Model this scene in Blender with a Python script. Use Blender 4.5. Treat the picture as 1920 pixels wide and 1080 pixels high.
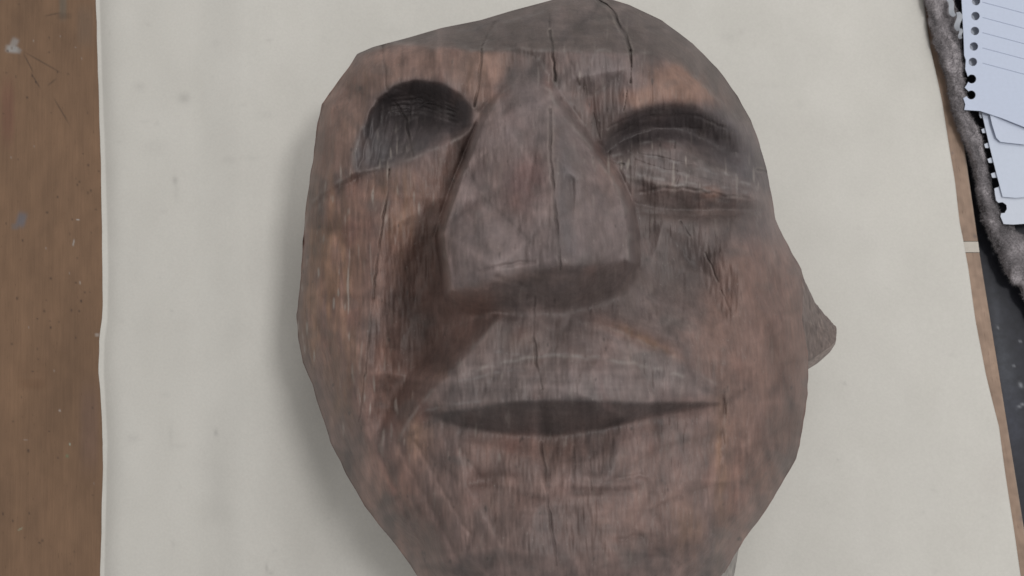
import bpy, math, random
import numpy as np
from mathutils import Matrix, Vector
from mathutils.geometry import delaunay_2d_cdt
random.seed(7); rng = np.random.default_rng(11)
S = bpy.context.scene; COL = S.collection
for o in list(bpy.data.objects): bpy.data.objects.remove(o)

# ------------------------------------------------------------------ camera
FPX = 1507.0                                   # focal length in pixels of the 1920 wide photograph
CAM = np.array([0.0, -0.075, 0.470])
PITCH, ROLL = math.radians(9.0), math.radians(4.5)
Rm = Matrix.Rotation(PITCH, 3, 'X') @ Matrix.Rotation(-ROLL, 3, 'Z')
cd = bpy.data.cameras.new('camera'); cam = bpy.data.objects.new('camera', cd); COL.objects.link(cam)
cam.matrix_world = Matrix.Translation(CAM.tolist()) @ Rm.to_4x4()
cd.sensor_width = 36; cd.lens = 36*FPX/1920; cd.clip_start = 0.01; cd.clip_end = 50
cd.dof.use_dof = True; cd.dof.focus_distance = 0.385; cd.dof.aperture_fstop = 17.0
S.camera = cam
S.render.resolution_x, S.render.resolution_y = 1024, 576

# ------------------------------------------------------------------ light
w = bpy.data.worlds.new('World'); S.world = w; w.use_nodes = True
bg = w.node_tree.nodes['Background']; bg.inputs[0].default_value = (0.99, 0.98, 0.96, 1); bg.inputs[1].default_value = 0.50
def area(name, loc, target, sx, sy, power, col):
    l = bpy.data.lights.new(name, 'AREA'); l.shape = 'RECTANGLE'; l.size = sx; l.size_y = sy; l.energy = power; l.color = col
    o = bpy.data.objects.new(name, l); COL.objects.link(o); o.location = loc
    o.rotation_euler = (Vector(target)-Vector(loc)).to_track_quat('-Z', 'Y').to_euler(); return o
area('window_light', (0.52, -0.02, 1.32), (0, 0, 0.05), 0.16, 0.16, 5.2, (1.0, 0.99, 0.97))
area('soft_fill_light', (0.55, 1.05, 1.5), (0, 0, 0.1), 1.0, 0.8, 7.5, (1.0, 0.99, 0.975))  # broad fill added for the soft light from above
S.view_settings.view_transform = 'Standard'; S.view_settings.look = 'None'; S.view_settings.gamma = 1
S.view_settings.exposure = 0.0
S.view_settings.use_curve_mapping = False
S.render.engine = 'CYCLES'

# ------------------------------------------------------------------ helpers
RN = np.array(Rm)
def unproj(px, py, h):
    """points at height h (metres) that the photograph shows at px, py"""
    px = np.asarray(px, float); py = np.asarray(py, float); h = np.asarray(h, float)
    d = np.stack([(px-960)/FPX, -(py-540)/FPX, -np.ones_like(px)], -1) @ RN.T
    t = (h-CAM[2])/d[..., 2]
    return CAM + d*t[..., None]
def P(px, py, h): return Vector(unproj(px, py, h).tolist())
def smooth(a, b, x):
    t = np.clip((x-a)/(b-a), 0, 1); return t*t*(3-2*t)
def blur(f, sx, sy):
    n, m = f.shape; py_, px_ = int(3*sy)+1, int(3*sx)+1
    g = np.pad(f, ((py_, py_), (px_, px_)), mode='edge')
    ky = np.fft.fftfreq(g.shape[0])[:, None]; kx = np.fft.rfftfreq(g.shape[1])[None, :]
    G = np.fft.irfft2(np.fft.rfft2(g)*np.exp(-2*np.pi**2*((sx*kx)**2+(sy*ky)**2)), s=g.shape)
    return G[py_:py_+n, px_:px_+m]
def nz(shape, sx, sy, seed):
    r = np.random.default_rng(seed).standard_normal(shape); r = blur(r, sx, sy)
    return (r-r.mean())/r.std()
def mesh_np(name, V, F, mat, parent=None, smooth_=True, col=None, attrs=None):
    """V (n,3) points, F (m,k) faces of equal size"""
    me = bpy.data.meshes.new(name); V = np.asarray(V, np.float32); F = np.asarray(F, np.int32)
    me.vertices.add(len(V)); me.vertices.foreach_set('co', V.ravel())
    k = F.shape[1]; me.loops.add(F.size); me.loops.foreach_set('vertex_index', F.ravel())
    me.polygons.add(len(F)); me.polygons.foreach_set('loop_start', np.arange(len(F), dtype=np.int32)*k)
    me.update(calc_edges=True); me.validate()
    me.polygons.foreach_set('use_smooth', np.full(len(me.polygons), smooth_, bool))
    if col is not None:
        a = me.color_attributes.new('tint', 'FLOAT_COLOR', 'POINT')
        c = np.ones((len(V), 4), np.float32); c[:, :col.shape[1]] = col; a.data.foreach_set('color', c.ravel())
    if mat: me.materials.append(mat)
    o = bpy.data.objects.new(name, me); COL.objects.link(o)
    if parent: o.parent = parent
    return o
def gridfaces(n, m, off=0):
    i = np.arange(n*m).reshape(n, m)+off
    return np.stack([i[:-1, :-1].ravel(), i[1:, :-1].ravel(), i[1:, 1:].ravel(), i[:-1, 1:].ravel()], 1)
def tag(o, label=None, cat=None, group=None, kind=None):
    if label: o['label'] = label
    if cat: o['category'] = cat
    if group: o['group'] = group
    if kind: o['kind'] = kind
    return o
def empty(name, loc=(0, 0, 0)):
    o = bpy.data.objects.new(name, None); COL.objects.link(o); o.location = loc; o.empty_display_size = 0.02; return o
def keep(o, parent):
    o.parent = parent; o.matrix_parent_inverse = Matrix.Translation(-parent.location); return o

class NT:
    def __init__(s, name):
        s.m = bpy.data.materials.new(name); s.m.use_nodes = True; s.t = s.m.node_tree; s.b = s.t.nodes['Principled BSDF']
    def n(s, typ, **kw):
        x = s.t.nodes.new(typ)
        for k, v in kw.items():
            if k in x.inputs.keys() if isinstance(k, str) else False: x.inputs[k].default_value = v
            else: setattr(x, k, v)
        return x
    def l(s, a, b): s.t.links.new(a, b)
    def noise(s, scale, vec, detail=4, rough=0.6, dist=0.0):
        mp = s.n('ShaderNodeMapping'); mp.inputs['Scale'].default_value = vec if not isinstance(vec, (int, float)) else (vec,)*3
        tc = s.n('ShaderNodeTexCoord'); s.l(tc.outputs['Object'], mp.inputs['Vector'])
        x = s.n('ShaderNodeTexNoise'); x.inputs['Scale'].default_value = scale; x.inputs['Detail'].default_value = detail
        x.inputs['Roughness'].default_value = rough; x.inputs['Distortion'].default_value = dist
        s.l(mp.outputs[0], x.inputs['Vector']); return x.outputs['Fac']
    def ramp(s, fac, stops):
        r = s.n('ShaderNodeValToRGB'); e = r.color_ramp.elements
        while len(e) < len(stops): e.new(0.5)
        for q, (p, c) in zip(e, stops): q.position = p; q.color = (*c, 1) if len(c) == 3 else c
        s.l(fac, r.inputs[0]); return r.outputs[0]
    def mix(s, fac, a, b, mode='MIX'):
        x = s.n('ShaderNodeMix', data_type='RGBA', blend_type=mode)
        for i, v in ((0, fac), (6, a), (7, b)):
            if hasattr(v, 'links') or hasattr(v, 'is_linked'): s.l(v, x.inputs[i])
            else: x.inputs[i].default_value = v if i == 0 else (*v, 1)
        return x.outputs[2]
    def attr(s): 
        a = s.n('ShaderNodeAttribute'); a.attribute_name = 'tint'; return a.outputs['Color']
    def bump(s, h, strength, dist, prev=None):
        b = s.n('ShaderNodeBump'); b.inputs['Strength'].default_value = strength; b.inputs['Distance'].default_value = dist
        s.l(h, b.inputs['Height'])
        if prev: s.l(prev, b.inputs['Normal'])
        return b.outputs[0]
def G(v): return (v, v, v)

# ------------------------------------------------------------------ materials
def wood_carved():
    m = NT('weathered_carved_wood')
    fine = m.noise(900, (1, 0.10, 0.3), 5, 0.7)
    fib = m.noise(620, (1, 0.09, 0.15), 5, 0.65, 0.3)
    mott = m.noise(95, (1, 0.55, 1), 5, 0.65)
    spk = m.noise(1500, (1, 0.35, 1), 2, 0.5)
    a = m.n('ShaderNodeAttribute'); a.attribute_name = 'tint'; c = a.outputs['Color']; iso = m.noise(240, (1, 0.8, 1), 6, 0.7)
    c = m.mix(a.outputs['Alpha'], c, m.mix(1.0, c, m.ramp(fib, [(0.30, G(0.85)), (0.5, G(1.0)), (0.70, G(1.15))]), 'MULTIPLY'))
    c = m.mix(1.0, c, m.ramp(iso, [(0.30, G(0.88)), (0.5, G(1.0)), (0.70, G(1.12))]), 'MULTIPLY')
    c = m.mix(1.0, c, m.ramp(fine, [(0.32, G(0.90)), (0.5, G(1.0)), (0.70, G(1.11))]), 'MULTIPLY')
    c = m.mix(1.0, c, m.ramp(mott, [(0.30, (0.90, 0.91, 0.93)), (0.5, G(1.0)), (0.72, (1.10, 1.08, 1.06))]), 'MULTIPLY')
    c = m.mix(m.ramp(spk, [(0.66, G(0)), (0.78, G(0.35))]), c, (0.30, 0.27, 0.25))
    m.l(c, m.b.inputs['Base Color'])
    m.b.inputs['Roughness'].default_value = 0.55; m.b.inputs['Specular IOR Level'].default_value = 0.4
    b1 = m.bump(fib, 0.2, 0.0010); b2 = m.bump(fine, 0.2, 0.0005, b1); b3 = m.bump(mott, 0.35, 0.002, b2)
    m.l(b3, m.b.inputs['Normal']); return m.m
def wood_table(name, stretch, dark):
    m = NT(name)
    g1 = m.noise(700, (1, 0.045, 1), 5, 0.7, 0.4); g2 = m.noise(60, (1, 0.25, 1), 4, 0.6); g3 = m.noise(1600, (1, 0.12, 1), 3, 0.6)
    c = m.attr()
    c = m.mix(1.0, c, m.ramp(g1, [(0.3, G(0.91)), (0.5, G(1.0)), (0.7, G(1.09))]), 'MULTIPLY')
    c = m.mix(1.0, c, m.ramp(g2, [(0.3, (0.88, 0.87, 0.87)), (0.7, (1.12, 1.10, 1.08))]), 'MULTIPLY')
    c = m.mix(m.ramp(g3, [(0.25, G(0.6)), (0.36, G(0))]), c, dark)
    m.l(c, m.b.inputs['Base Color']); m.b.inputs['Roughness'].default_value = 0.6; m.b.inputs['Specular IOR Level'].default_value = 0.25
    m.l(m.bump(g1, 0.25, 0.0006), m.b.inputs['Normal']); return m.m
def cream_paper():
    m = NT('cream_sheet'); n1 = m.noise(700, 1, 3, 0.6); n2 = m.noise(26, (1, 0.6, 1), 4, 0.6)
    c = m.mix(1.0, m.attr(), m.ramp(n1, [(0.3, G(0.965)), (0.7, G(1.03))]), 'MULTIPLY')
    c = m.mix(1.0, c, m.ramp(n2, [(0.3, (0.97, 0.968, 0.962)), (0.7, (1.02, 1.02, 1.02))]), 'MULTIPLY')
    m.l(c, m.b.inputs['Base Color']); m.b.inputs['Roughness'].default_value = 0.75; m.b.inputs['Specular IOR Level'].default_value = 0.2
    m.l(m.bump(n1, 0.15, 0.0003), m.b.inputs['Normal']); return m.m
def simple(name, col, rough=0.7, spec=0.3, sc=300, amt=0.06, bump=0.1):
    m = NT(name); n = m.noise(sc, 1, 4, 0.6)
    c = m.mix(1.0, col, m.ramp(n, [(0.3, G(1-amt)), (0.7, G(1+amt))]), 'MULTIPLY')
    m.l(c, m.b.inputs['Base Color']); m.b.inputs['Roughness'].default_value = rough; m.b.inputs['Specular IOR Level'].default_value = spec
    m.l(m.bump(n, bump, 0.0005), m.b.inputs['Normal']); return m.m
def attr_mat(name, rough, spec, sc, amt):
    m = NT(name); n = m.noise(sc, 1, 4, 0.6)
    c = m.mix(1.0, m.attr(), m.ramp(n, [(0.3, G(1-amt)), (0.7, G(1+amt))]), 'MULTIPLY')
    m.l(c, m.b.inputs['Base Color']); m.b.inputs['Roughness'].default_value = rough; m.b.inputs['Specular IOR Level'].default_value = spec
    m.l(m.bump(n, 0.2, 0.0006), m.b.inputs['Normal']); return m.m
M_HEAD = wood_carved()
M_TABLE = wood_table('brown_tabletop_wood', 0.03, (0.05, 0.03, 0.02))
M_STRIP = wood_table('edge_strip_wood', 0.03, (0.10, 0.06, 0.04))
M_PAPER = cream_paper()
M_BLACK = attr_mat('smudged_black', 0.55, 0.4, 220, 0.25)
M_WOOL = attr_mat('grey_wool', 0.95, 0.1, 900, 0.3)
M_NOTE = attr_mat('notebook_paper', 0.8, 0.2, 500, 0.02)
M_FILL = simple('pale_filler', (0.52, 0.48, 0.43), 0.8)
M_CHIP = simple('white_chip', (0.66, 0.64, 0.62), 0.8)

# ------------------------------------------------------------------ relief of the carved face
# every line: photograph x, y and height above the table in millimetres, joined where the carver left an edge
LINES = dict(
 brow=[(672,102,118),(730,80,128),(800,86,138),(850,90,143),(905,94,148),(960,90,155),(1000,93,158),(1040,96,158),(1100,93,157),(1160,98,155),(1220,100,150),(1265,118,145),(1310,150,138),(1345,185,128),(1390,225,112)],
 hollow_rim=[(665,322,134),(664,290,135),(675,250,136),(692,212,138),(712,182,140),(740,160,143),(780,150,147),(825,156,151),(865,178,153),(885,205,153),(884,238,151),(862,258,150),(800,285,148),(740,310,143),(665,322,134)],
 hollow_in=[(692,296,132),(702,255,130),(718,218,126),(744,190,125),(786,178,125),(830,186,127),(858,208,129),(868,232,133),(830,246,136),(780,264,138),(735,284,136),(692,296,132)],
 step_up=[(665,322,134),(635,340,131),(600,363,124),(578,390,118)],
 step_dn=[(672,334,130),(640,352,127),(604,376,120),(580,402,114)],
 nose_l=[(962,162,163),(935,180,167),(912,215,171),(890,270,177),(862,340,185),(837,410,193),(828,440,197),(836,490,204),(841,520,203),(842,546,200)],
 nose_lb=[(950,150,153),(903,211,147),(882,266,142),(854,336,138),(829,406,135),(819,446,134),(827,498,134),(830,545,138),(834,562,148)],
 nose_r=[(1008,142,161),(1040,190,170),(1085,250,178),(1125,300,184),(1148,332,188),(1170,385,196),(1178,425,201),(1180,488,208)],
 nose_rb=[(1020,128,155),(1056,186,155),(1099,244,151),(1139,294,145),(1162,330,142),(1186,383,140),(1195,430,140),(1198,496,144)],
 nose_ridge=[(988,156,164),(1012,195,177),(1025,250,189),(1030,300,199),(1038,400,218),(1045,470,231),(1048,498,234)],
 nose_bot=[(842,546,200),(885,550,206),(928,532,215),(990,508,228),(1048,500,234),(1110,497,226),(1180,490,208)],
 nose_under=[(832,566,148),(872,582,164),(910,584,174),(940,584,178),(1000,582,184),(1060,582,184),(1110,574,175),(1160,552,164),(1198,496,144)],
 muz_l=[(932,598,184),(900,640,181),(870,672,178),(820,725,172),(790,755,167),(762,792,160),(750,825,155)],
 muz_lb=[(893,590,164),(850,618,151),(808,658,142),(765,705,137),(735,755,135),(712,805,134)],
 muz_r=[(932,598,184),(1000,604,187),(1080,600,186),(1160,622,184),(1260,668,179),(1340,722,167)],
 lip_top=[(870,702,180),(920,685,186),(980,672,191),(1040,667,194),(1120,672,193),(1200,685,188),(1280,705,179)],
 lip_edge=[(795,776,163),(835,773,172),(880,768,182),(960,753,196),(1040,750,202),(1120,755,200),(1200,757,192),(1290,755,178),(1360,756,161)],
 mouth=[(796,780,161),(870,801,164),(950,816,167),(1040,818,168),(1120,805,166),(1230,780,162),(1300,767,160),(1359,758,158)],
 lower_lip=[(786,800,162),(870,824,168),(950,842,172),(1040,844,173),(1120,830,171),(1230,803,167),(1310,785,162),(1352,774,159)],
 r_brow=[(1112,272,149),(1140,240,153),(1185,208,155),(1250,194,153),(1305,197,147),(1345,212,139),(1385,245,128),(1415,290,117)],
 r_socket=[(1136,290,139),(1170,258,133),(1220,240,128),(1280,244,124),(1330,268,118),(1375,300,112)],
 r_lid=[(1150,308,143),(1200,284,144),(1260,279,144),(1310,299,140),(1370,328,131),(1420,354,119)],
 r_lid2=[(1175,330,145),(1240,345,147),(1320,358,143),(1420,372,126)],
 r_crease=[(1185,382,138),(1250,394,134),(1330,394,130),(1440,396,115)],
 r_under=[(1215,415,142),(1300,420,143),(1380,418,139),(1440,425,126)],
 )
PTS = [(860,58,105),(925,58,124),(960,42,121),(1000,45,124),(1030,18,112),(1100,40,128),(1200,55,124),(1290,95,122),(1350,150,112),
 (700,140,133),(640,160,118),(760,120,141),(840,125,150),(900,140,153),(905,190,155),(640,220,127),(630,300,127),(648,260,132),
 (785,222,125),(740,250,129),
 (640,420,131),(625,550,130),(630,650,131),(650,740,132),(730,350,143),(715,450,150),(705,560,153),(690,680,149),(670,760,138),
 (790,330,146),(788,450,139),(785,560,136),(758,640,136),(690,740,138),(800,590,137),
 (950,250,181),(945,340,197),(930,420,212),(930,480,221),(1095,330,197),(1100,410,214),(1110,470,225),(985,330,196),(1000,380,211),
 (1000,630,191),(1080,640,192),(1180,650,187),(960,640,188),
 (965,122,151),(935,145,150),(1002,110,155),(1050,140,159),(1100,150,158),(1085,200,158),(1125,220,155),(1190,150,154),(1250,150,153),(1310,165,147),
 (1230,500,142),(1260,450,141),(1250,560,148),(1190,590,166),(1290,620,163),(1330,540,147),(1320,470,144),
 (1400,560,151),(1420,650,150),(1380,650,155),(1465,600,136),(1470,720,136),(1390,740,153),(1430,830,145),(1380,880,150),(1370,470,148),(1430,480,137),(1400,960,136),
 (1180,720,192),(960,712,190),(880,730,181),(1300,735,174),
 (690,830,138),(720,900,140),(780,860,158),(820,900,166),(900,910,176),(820,980,160),(760,980,140),
 (850,850,171),(900,860,175),(980,868,179),(1060,870,180),(1140,858,178),(1230,836,172),(1290,818,167),(1020,905,182),(1020,950,190),(1130,930,188),(1150,880,178),(1240,900,172),(1300,850,164),(1330,920,158),(920,960,180),
 (1020,1040,190),(1150,1040,185),(1250,1020,172),(1320,1010,154),(900,1050,170),(830,1060,150),(1050,1150,176),(950,1150,160),(1200,1140,162)]
LEFT = [(1070,-9),(1055,-6),(1020,4),(960,20),(900,38),(830,52),(760,72),(700,88),(670,101),(650,130),(625,165),(604,195),(596,230),(588,290),(578,350),(572,400),(568,470),(562,540),(556,590),(560,640),(568,680),(585,720),(600,770),(620,830),(650,890),(685,950),(715,990),(745,1025),(770,1060),(800,1110),(850,1165),(950,1215),(1070,1232)]
RIGHT = [(1072,-9),(1110,-7),(1150,0),(1180,9),(1240,38),(1300,82),(1345,128),(1382,180),(1408,225),(1424,270),(1438,320),(1447,365),(1455,412),(1470,445),(1485,475),(1503,505),(1512,540),(1514,600),(1516,690),(1514,740),(1505,800),(1500,835),(1493,860),(1475,890),(1450,935),(1420,980),(1395,1012),(1355,1080),(1290,1150),(1190,1215),(1072,1232)]
def outline_h(x, y):                                             # height before rounding
    if y < 130: return 96 if x > 900 else 96+(900-x)*0.06
    if x > 960: return 103 if y < 420 else (98 if y < 640 else 110)
    return 122 if y < 320 else (122-(y-320)*0.12 if y < 420 else (108 if y < 640 else 108-min(1, (y-640)/150)*18))
X0, X1, Y0, Y1 = 500, 1600, -60, 1280
W_, H_ = X1-X0+1, Y1-Y0+1
def build_relief():
    vs, hs, es, cr = [], [], [], []
    key = {}
    def add(x, y, h):
        k = (x, y)
        if k not in key: key[k] = len(vs); vs.append(Vector((x, y))); hs.append(h)
        return key[k]
    for nm, pl in LINES.items():
        ids = [add(*p) for p in pl]; es.extend((a, b) for a, b in zip(ids[:-1], ids[1:]) if a != b)
    for p in PTS: add(*p)
    for ch in (LEFT, RIGHT):
        for (x, y) in ch: add(x, y, outline_h(x, y))
    for (x, y) in ((X0-60, Y0-60), (X1+60, Y0-60), (X0-60, Y1+60), (X1+60, Y1+60)): add(x, y, 80)
    ov, oe, of, mv, me_, mf = delaunay_2d_cdt(vs, es, [], 0, 1e-4)
    oh = np.array([np.mean([hs[i] for i in src]) if src else np.nan for src in mv])
    oc = np.array([(v.x, v.y) for v in ov])
    for i in np.where(np.isnan(oh))[0]:                           # crossing edges: nearest heights
        d = ((oc-oc[i])**2).sum(1); d[i] = 1e9; d[np.isnan(oh)] = 1e9; oh[i] = oh[np.argmin(d)]
    Hh = np.full((H_, W_), 100.0)
    for f in of:
        a, b, c = (oc[i] for i in f[:3]); ha, hb, hc = (oh[i] for i in f[:3])
        x0, x1 = int(max(X0, math.floor(min(a[0], b[0], c[0])))), int(min(X1, math.ceil(max(a[0], b[0], c[0]))))
        y0, y1 = int(max(Y0, math.floor(min(a[1], b[1], c[1])))), int(min(Y1, math.ceil(max(a[1], b[1], c[1]))))
        if x1 < x0 or y1 < y0: continue
        gx, gy = np.meshgrid(np.arange(x0, x1+1), np.arange(y0, y1+1))
        den = (b[1]-c[1])*(a[0]-c[0])+(c[0]-b[0])*(a[1]-c[1])
        if abs(den) < 1e-9: continue
        l1 = ((b[1]-c[1])*(gx-c[0])+(c[0]-b[0])*(gy-c[1]))/den; l2 = ((c[1]-a[1])*(gx-c[0])+(a[0]-c[0])*(gy-c[1]))/den; l3 = 1-l1-l2
        ok = (l1 > -1e-6) & (l2 > -1e-6) & (l3 > -1e-6)
        sub = Hh[y0-Y0:y1-Y0+1, x0-X0:x1-X0+1]; sub[ok] = (l1*ha+l2*hb+l3*hc)[ok]
    return Hh
GX, GY = np.meshgrid(np.arange(X0, X1+1, dtype=float), np.arange(Y0, Y1+1, dtype=float))
def segdist(poly, R=None, full=False, jit=0.0, seed=0):
    """distance of every grid point to a polyline, only worked out within R"""
    D = np.full((H_, W_), 1e3)
    pts = [np.array(p[:2], float) for p in poly]
    if jit:
        r = np.random.default_rng(seed); q = [pts[0]]
        for a, b in zip(pts[:-1], pts[1:]):
            n = max(1, int(np.linalg.norm(b-a)/11)); t = b-a; nn = np.array([-t[1], t[0]])/(np.linalg.norm(t)+1e-6)
            for k in range(1, n+1): q.append(a+t*k/n+nn*r.normal()*jit)
        pts = q
    for a, b in zip(pts[:-1], pts[1:]):
        if R: x0, x1 = int(max(X0, min(a[0], b[0])-R)), int(min(X1, max(a[0], b[0])+R)); y0, y1 = int(max(Y0, min(a[1], b[1])-R)), int(min(Y1, max(a[1], b[1])+R))
        else: x0, x1, y0, y1 = X0, X1, Y0, Y1
        if x1 <= x0 or y1 <= y0: continue
        sl = (slice(y0-Y0, y1-Y0+1), slice(x0-X0, x1-X0+1)); gx, gy = GX[sl], GY[sl]
        t = b-a; L = (t@t)+1e-9; u = np.clip(((gx-a[0])*t[0]+(gy-a[1])*t[1])/L, 0, 1)
        D[sl] = np.minimum(D[sl], np.hypot(gx-a[0]-u*t[0], gy-a[1]-u*t[1]))
    return D
H0 = build_relief(); H0 = np.where(H0 > 150, 150+(H0-150)*0.78, H0)
soft, crisp = blur(H0, 11, 11), blur(H0, 2.6, 2.6)
cm = np.zeros_like(H0)
for nm, k in dict(hollow_rim=.65, step_up=1, step_dn=1, nose_l=1, nose_r=1, nose_bot=.12, nose_lb=.85, nose_rb=.85, muz_l=1, muz_lb=.25, lip_edge=.5, mouth=.35, lower_lip=0, brow=.5, r_brow=.3, r_socket=.2, r_lid=.5, r_lid2=.6, r_crease=.45, nose_ridge=.35, muz_r=.35, lip_top=.3).items():
    d = segdist(LINES[nm], 40); cm = np.maximum(cm, k*np.exp(-(d/15)**2))
cm = blur(cm, 4, 4); cm *= 1-0.8*np.exp(-((GX-960)/60)**2-((GY-150)/55)**2)
Hm = soft*(1-cm)+crisp*cm
# rounding towards the silhouette
dout = segdist(LEFT, 90); dout = np.minimum(dout, segdist(RIGHT, 90))
wr = 74.0; A = 18+26*smooth(60, 240, GY)
FAC = {}
# knife and gouge facets
def facets(spacing, amp, seed, sig, stretch=1.0):
    r = np.random.default_rng(seed); pts = []
    ys = np.arange(Y0-80, Y1+80, spacing*stretch)
    for j, y in enumerate(ys):
        for x in np.arange(X0-80, X1+80, spacing):
            pts.append(Vector((x+r.uniform(-.42, .42)*spacing+(j % 2)*spacing/2, y+r.uniform(-.42, .42)*spacing*stretch)))
    hv = np.clip(r.normal(size=len(pts)), -1.35, 1.35)*amp; tone = np.zeros((H_, W_))
    ov, oe, of, mv, me_, mf = delaunay_2d_cdt(pts, [], [], 0, 1e-4)
    out = np.zeros((H_, W_)); oc = np.array([(v.x, v.y) for v in ov])
    for f in of:
        a, b, c = (oc[i] for i in f[:3]); ha, hb, hc = (hv[mv[i][0]] for i in f[:3])
        x0, x1 = int(max(X0, min(a[0], b[0], c[0]))), int(min(X1, max(a[0], b[0], c[0])+1)); y0, y1 = int(max(Y0, min(a[1], b[1], c[1]))), int(min(Y1, max(a[1], b[1], c[1])+1))
        if x1 < x0 or y1 < y0: continue
        sl = (slice(y0-Y0, y1-Y0+1), slice(x0-X0, x1-X0+1)); gx, gy = GX[sl], GY[sl]
        den = (b[1]-c[1])*(a[0]-c[0])+(c[0]-b[0])*(a[1]-c[1])
        if abs(den) < 1e-9: continue
        l1 = ((b[1]-c[1])*(gx-c[0])+(c[0]-b[0])*(gy-c[1]))/den; l2 = ((c[1]-a[1])*(gx-c[0])+(a[0]-c[0])*(gy-c[1]))/den; l3 = 1-l1-l2
        ok = (l1 >= 0) & (l2 >= 0) & (l3 >= 0); s_ = out[sl]; s_[ok] = (l1*ha+l2*hb+l3*hc)[ok]; s_ = tone[sl]; s_[ok] = np.clip(r.normal(), -1.5, 1.5)
    return blur(out, sig, sig), blur(tone, 2.5, 2.5)
(fA, tA), (fB, tB) = facets(92, 1.0, 3, 2.0, 1.3), facets(44, 1.0, 5, 2.0, 1.6)
tt = np.clip(dout/wr*(1+0.16*fA+0.08*fB), 0, 1); prof = blur(np.interp(tt, [0, .10, .24, .55, 1], [1, .56, .33, .10, 0]), 2.2, 2.2)
MQ = (1-.5*np.exp(-((GX-1280)/150)**2-((GY-290)/90)**2))*(1-.75*np.exp(-((GX-1060)/270)**2-((GY-810)/85)**2))
Hm = Hm-A*prof+MQ*4.6*fA*smooth(6, 50, dout)+MQ*1.0*fB*smooth(4, 30, dout)
Hm = Hm+0.2*nz(Hm.shape, 2.2, 14, 21)*smooth(900, 600, GX)+0.12*nz(Hm.shape, 1.6, 8, 22)+0.3*nz(Hm.shape, 9, 16, 23)
# grooves the gouge left, shallow: line, half width px, depth mm
GROOVES = [([(885,905),(930,893),(965,897)],12,1.5),([(1080,905),(1120,912),(1190,906)],11,1.4),([(1155,898),(1210,892)],5,.8),([(1160,1012),(1200,1006)],5,.8),([(1352,660),(1356,760),(1350,880),(1338,1000)],5,0.9),
 ([(740,165),(800,190),(860,205)],2.4,0.7),([(762,205),(820,190),(866,212)],2.4,0.8),([(755,198),(800,200),(850,222)],1.8,0.5),
 ([(1150,255),(1220,218),(1300,214),(1360,240)],3,0.9),([(1160,268),(1230,240),(1310,240)],3,0.8),([(1140,240),(1200,212),(1240,206)],2.5,0.8),
 ([(1180,284),(1240,296),(1300,309),(1360,325),(1410,345)],2.2,1.0),([(1190,300),(1250,318),(1330,338),(1410,356)],2.0,0.9),([(1270,306),(1268,345)],2.5,1.1),
 ([(1200,360),(1280,352),(1360,366),(1430,375)],3,1.1),([(1190,398),(1290,405),(1380,402)],4,1.0),
 ([(650,770),(690,880),(760,1010)],6,1.1),([(690,800),(740,920),(810,1050)],6,1.3),([(735,815),(780,900),(840,1010),(870,1075)],7,1.2),([(780,830),(830,920),(880,1000)],5,0.8),
 ([(930,520),(985,535),(990,560)],5,1.0),([(1060,92),(1085,160)],3,0.4),
 ([(900,510),(960,495),(1000,490)],4,0.8),([(905,240),(885,330),(865,400)],5,0.6),([(960,470),(985,380),(1000,300)],6,0.8)]
GROOVES += [([(700+14*k, 205+3*k), (690+15*k, 250), (676+15*k, 318-5*k)], 3.5, .9) for k in range(7)]+[([(735, 182+9*k), (790, 176+9*k), (858, 200+9*k)], 2.6, .7) for k in range(5)]
for i, (pl, wd, dp) in enumerate(GROOVES):
    y_ = pl[0][0] > 1130 and pl[0][1] < 400; d = segdist(pl, wd*4, jit=1.2, seed=i); Hm -= (0.6 if y_ else 1)*dp*np.exp(-(d/wd)**2)
CRACKS = [([(928,38),(915,62),(903,90)],1.8,1.4),([(903,92),(900,130),(897,168),(890,200)],2.4,3.6),
 ([(718,85),(721,120),(725,168)],3.2,3.4),([(725,178),(745,198),(762,225),(766,255),(774,294)],2.0,2.2),
 ([(730,318),(727,360),(716,430),(706,500),(700,560)],2.2,2.4),([(700,560),(692,640),(682,720),(672,790)],1.6,1.2),
 ([(1030,26),(1032,50)],1.4,1.2),([(1031,58),(1036,95),(1042,152)],2.1,3.0),
 ([(1118,-6),(1148,16),(1158,40),(1172,66),(1182,95)],2.9,4.6),([(1182,95),(1185,125),(1181,155)],2.0,2.6),([(1176,170),(1170,208)],1.4,1.2),
 ([(1032,205),(1033,300),(1042,400),(1047,470),(1052,505)],2.4,1.9),([(1003,556),(1000,620),(1006,680),(1016,730)],2.2,1.7),
 ([(1015,830),(1024,900),(1028,950),(1036,1000),(1044,1060)],2.2,1.8),([(1275,415),(1293,443)],1.7,1.4),([(1322,474),(1346,528)],1.5,.9),([(1352,545),(1372,590)],1.2,0.8),
 ([(1098,160),(1102,198)],1.4,.6),([(1112,212),(1124,262)],1.5,.8),([(1160,232),(1156,275)],1.4,.6),([(1136,300),(1170,308)],1.9,1.6),
 ([(572,560),(578,660),(592,720)],1.6,1.0),([(690,335),(684,380)],1.2,0.6),([(640,800),(660,850)],1.4,0.8),([(1355,740),(1358,775)],2.2,.7),
 ([(1420,318),(1442,326)],2.0,2.0),([(580,395),(582,330),(588,290)],1.4,1.0),([(1105,860),(1108,920)],1.4,0.9),([(1075,835),(1078,880)],1.4,0.9),([(945,100),(950,140)],1.2,0.6),([(870,96),(872,140)],1.2,0.5)]
crk = np.zeros_like(Hm); lip_ = np.zeros_like(Hm); vA, vB = np.clip(nz(Hm.shape, 6, 9, 91), -1.6, 1.6), nz(Hm.shape, 8, 12, 92)
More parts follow.
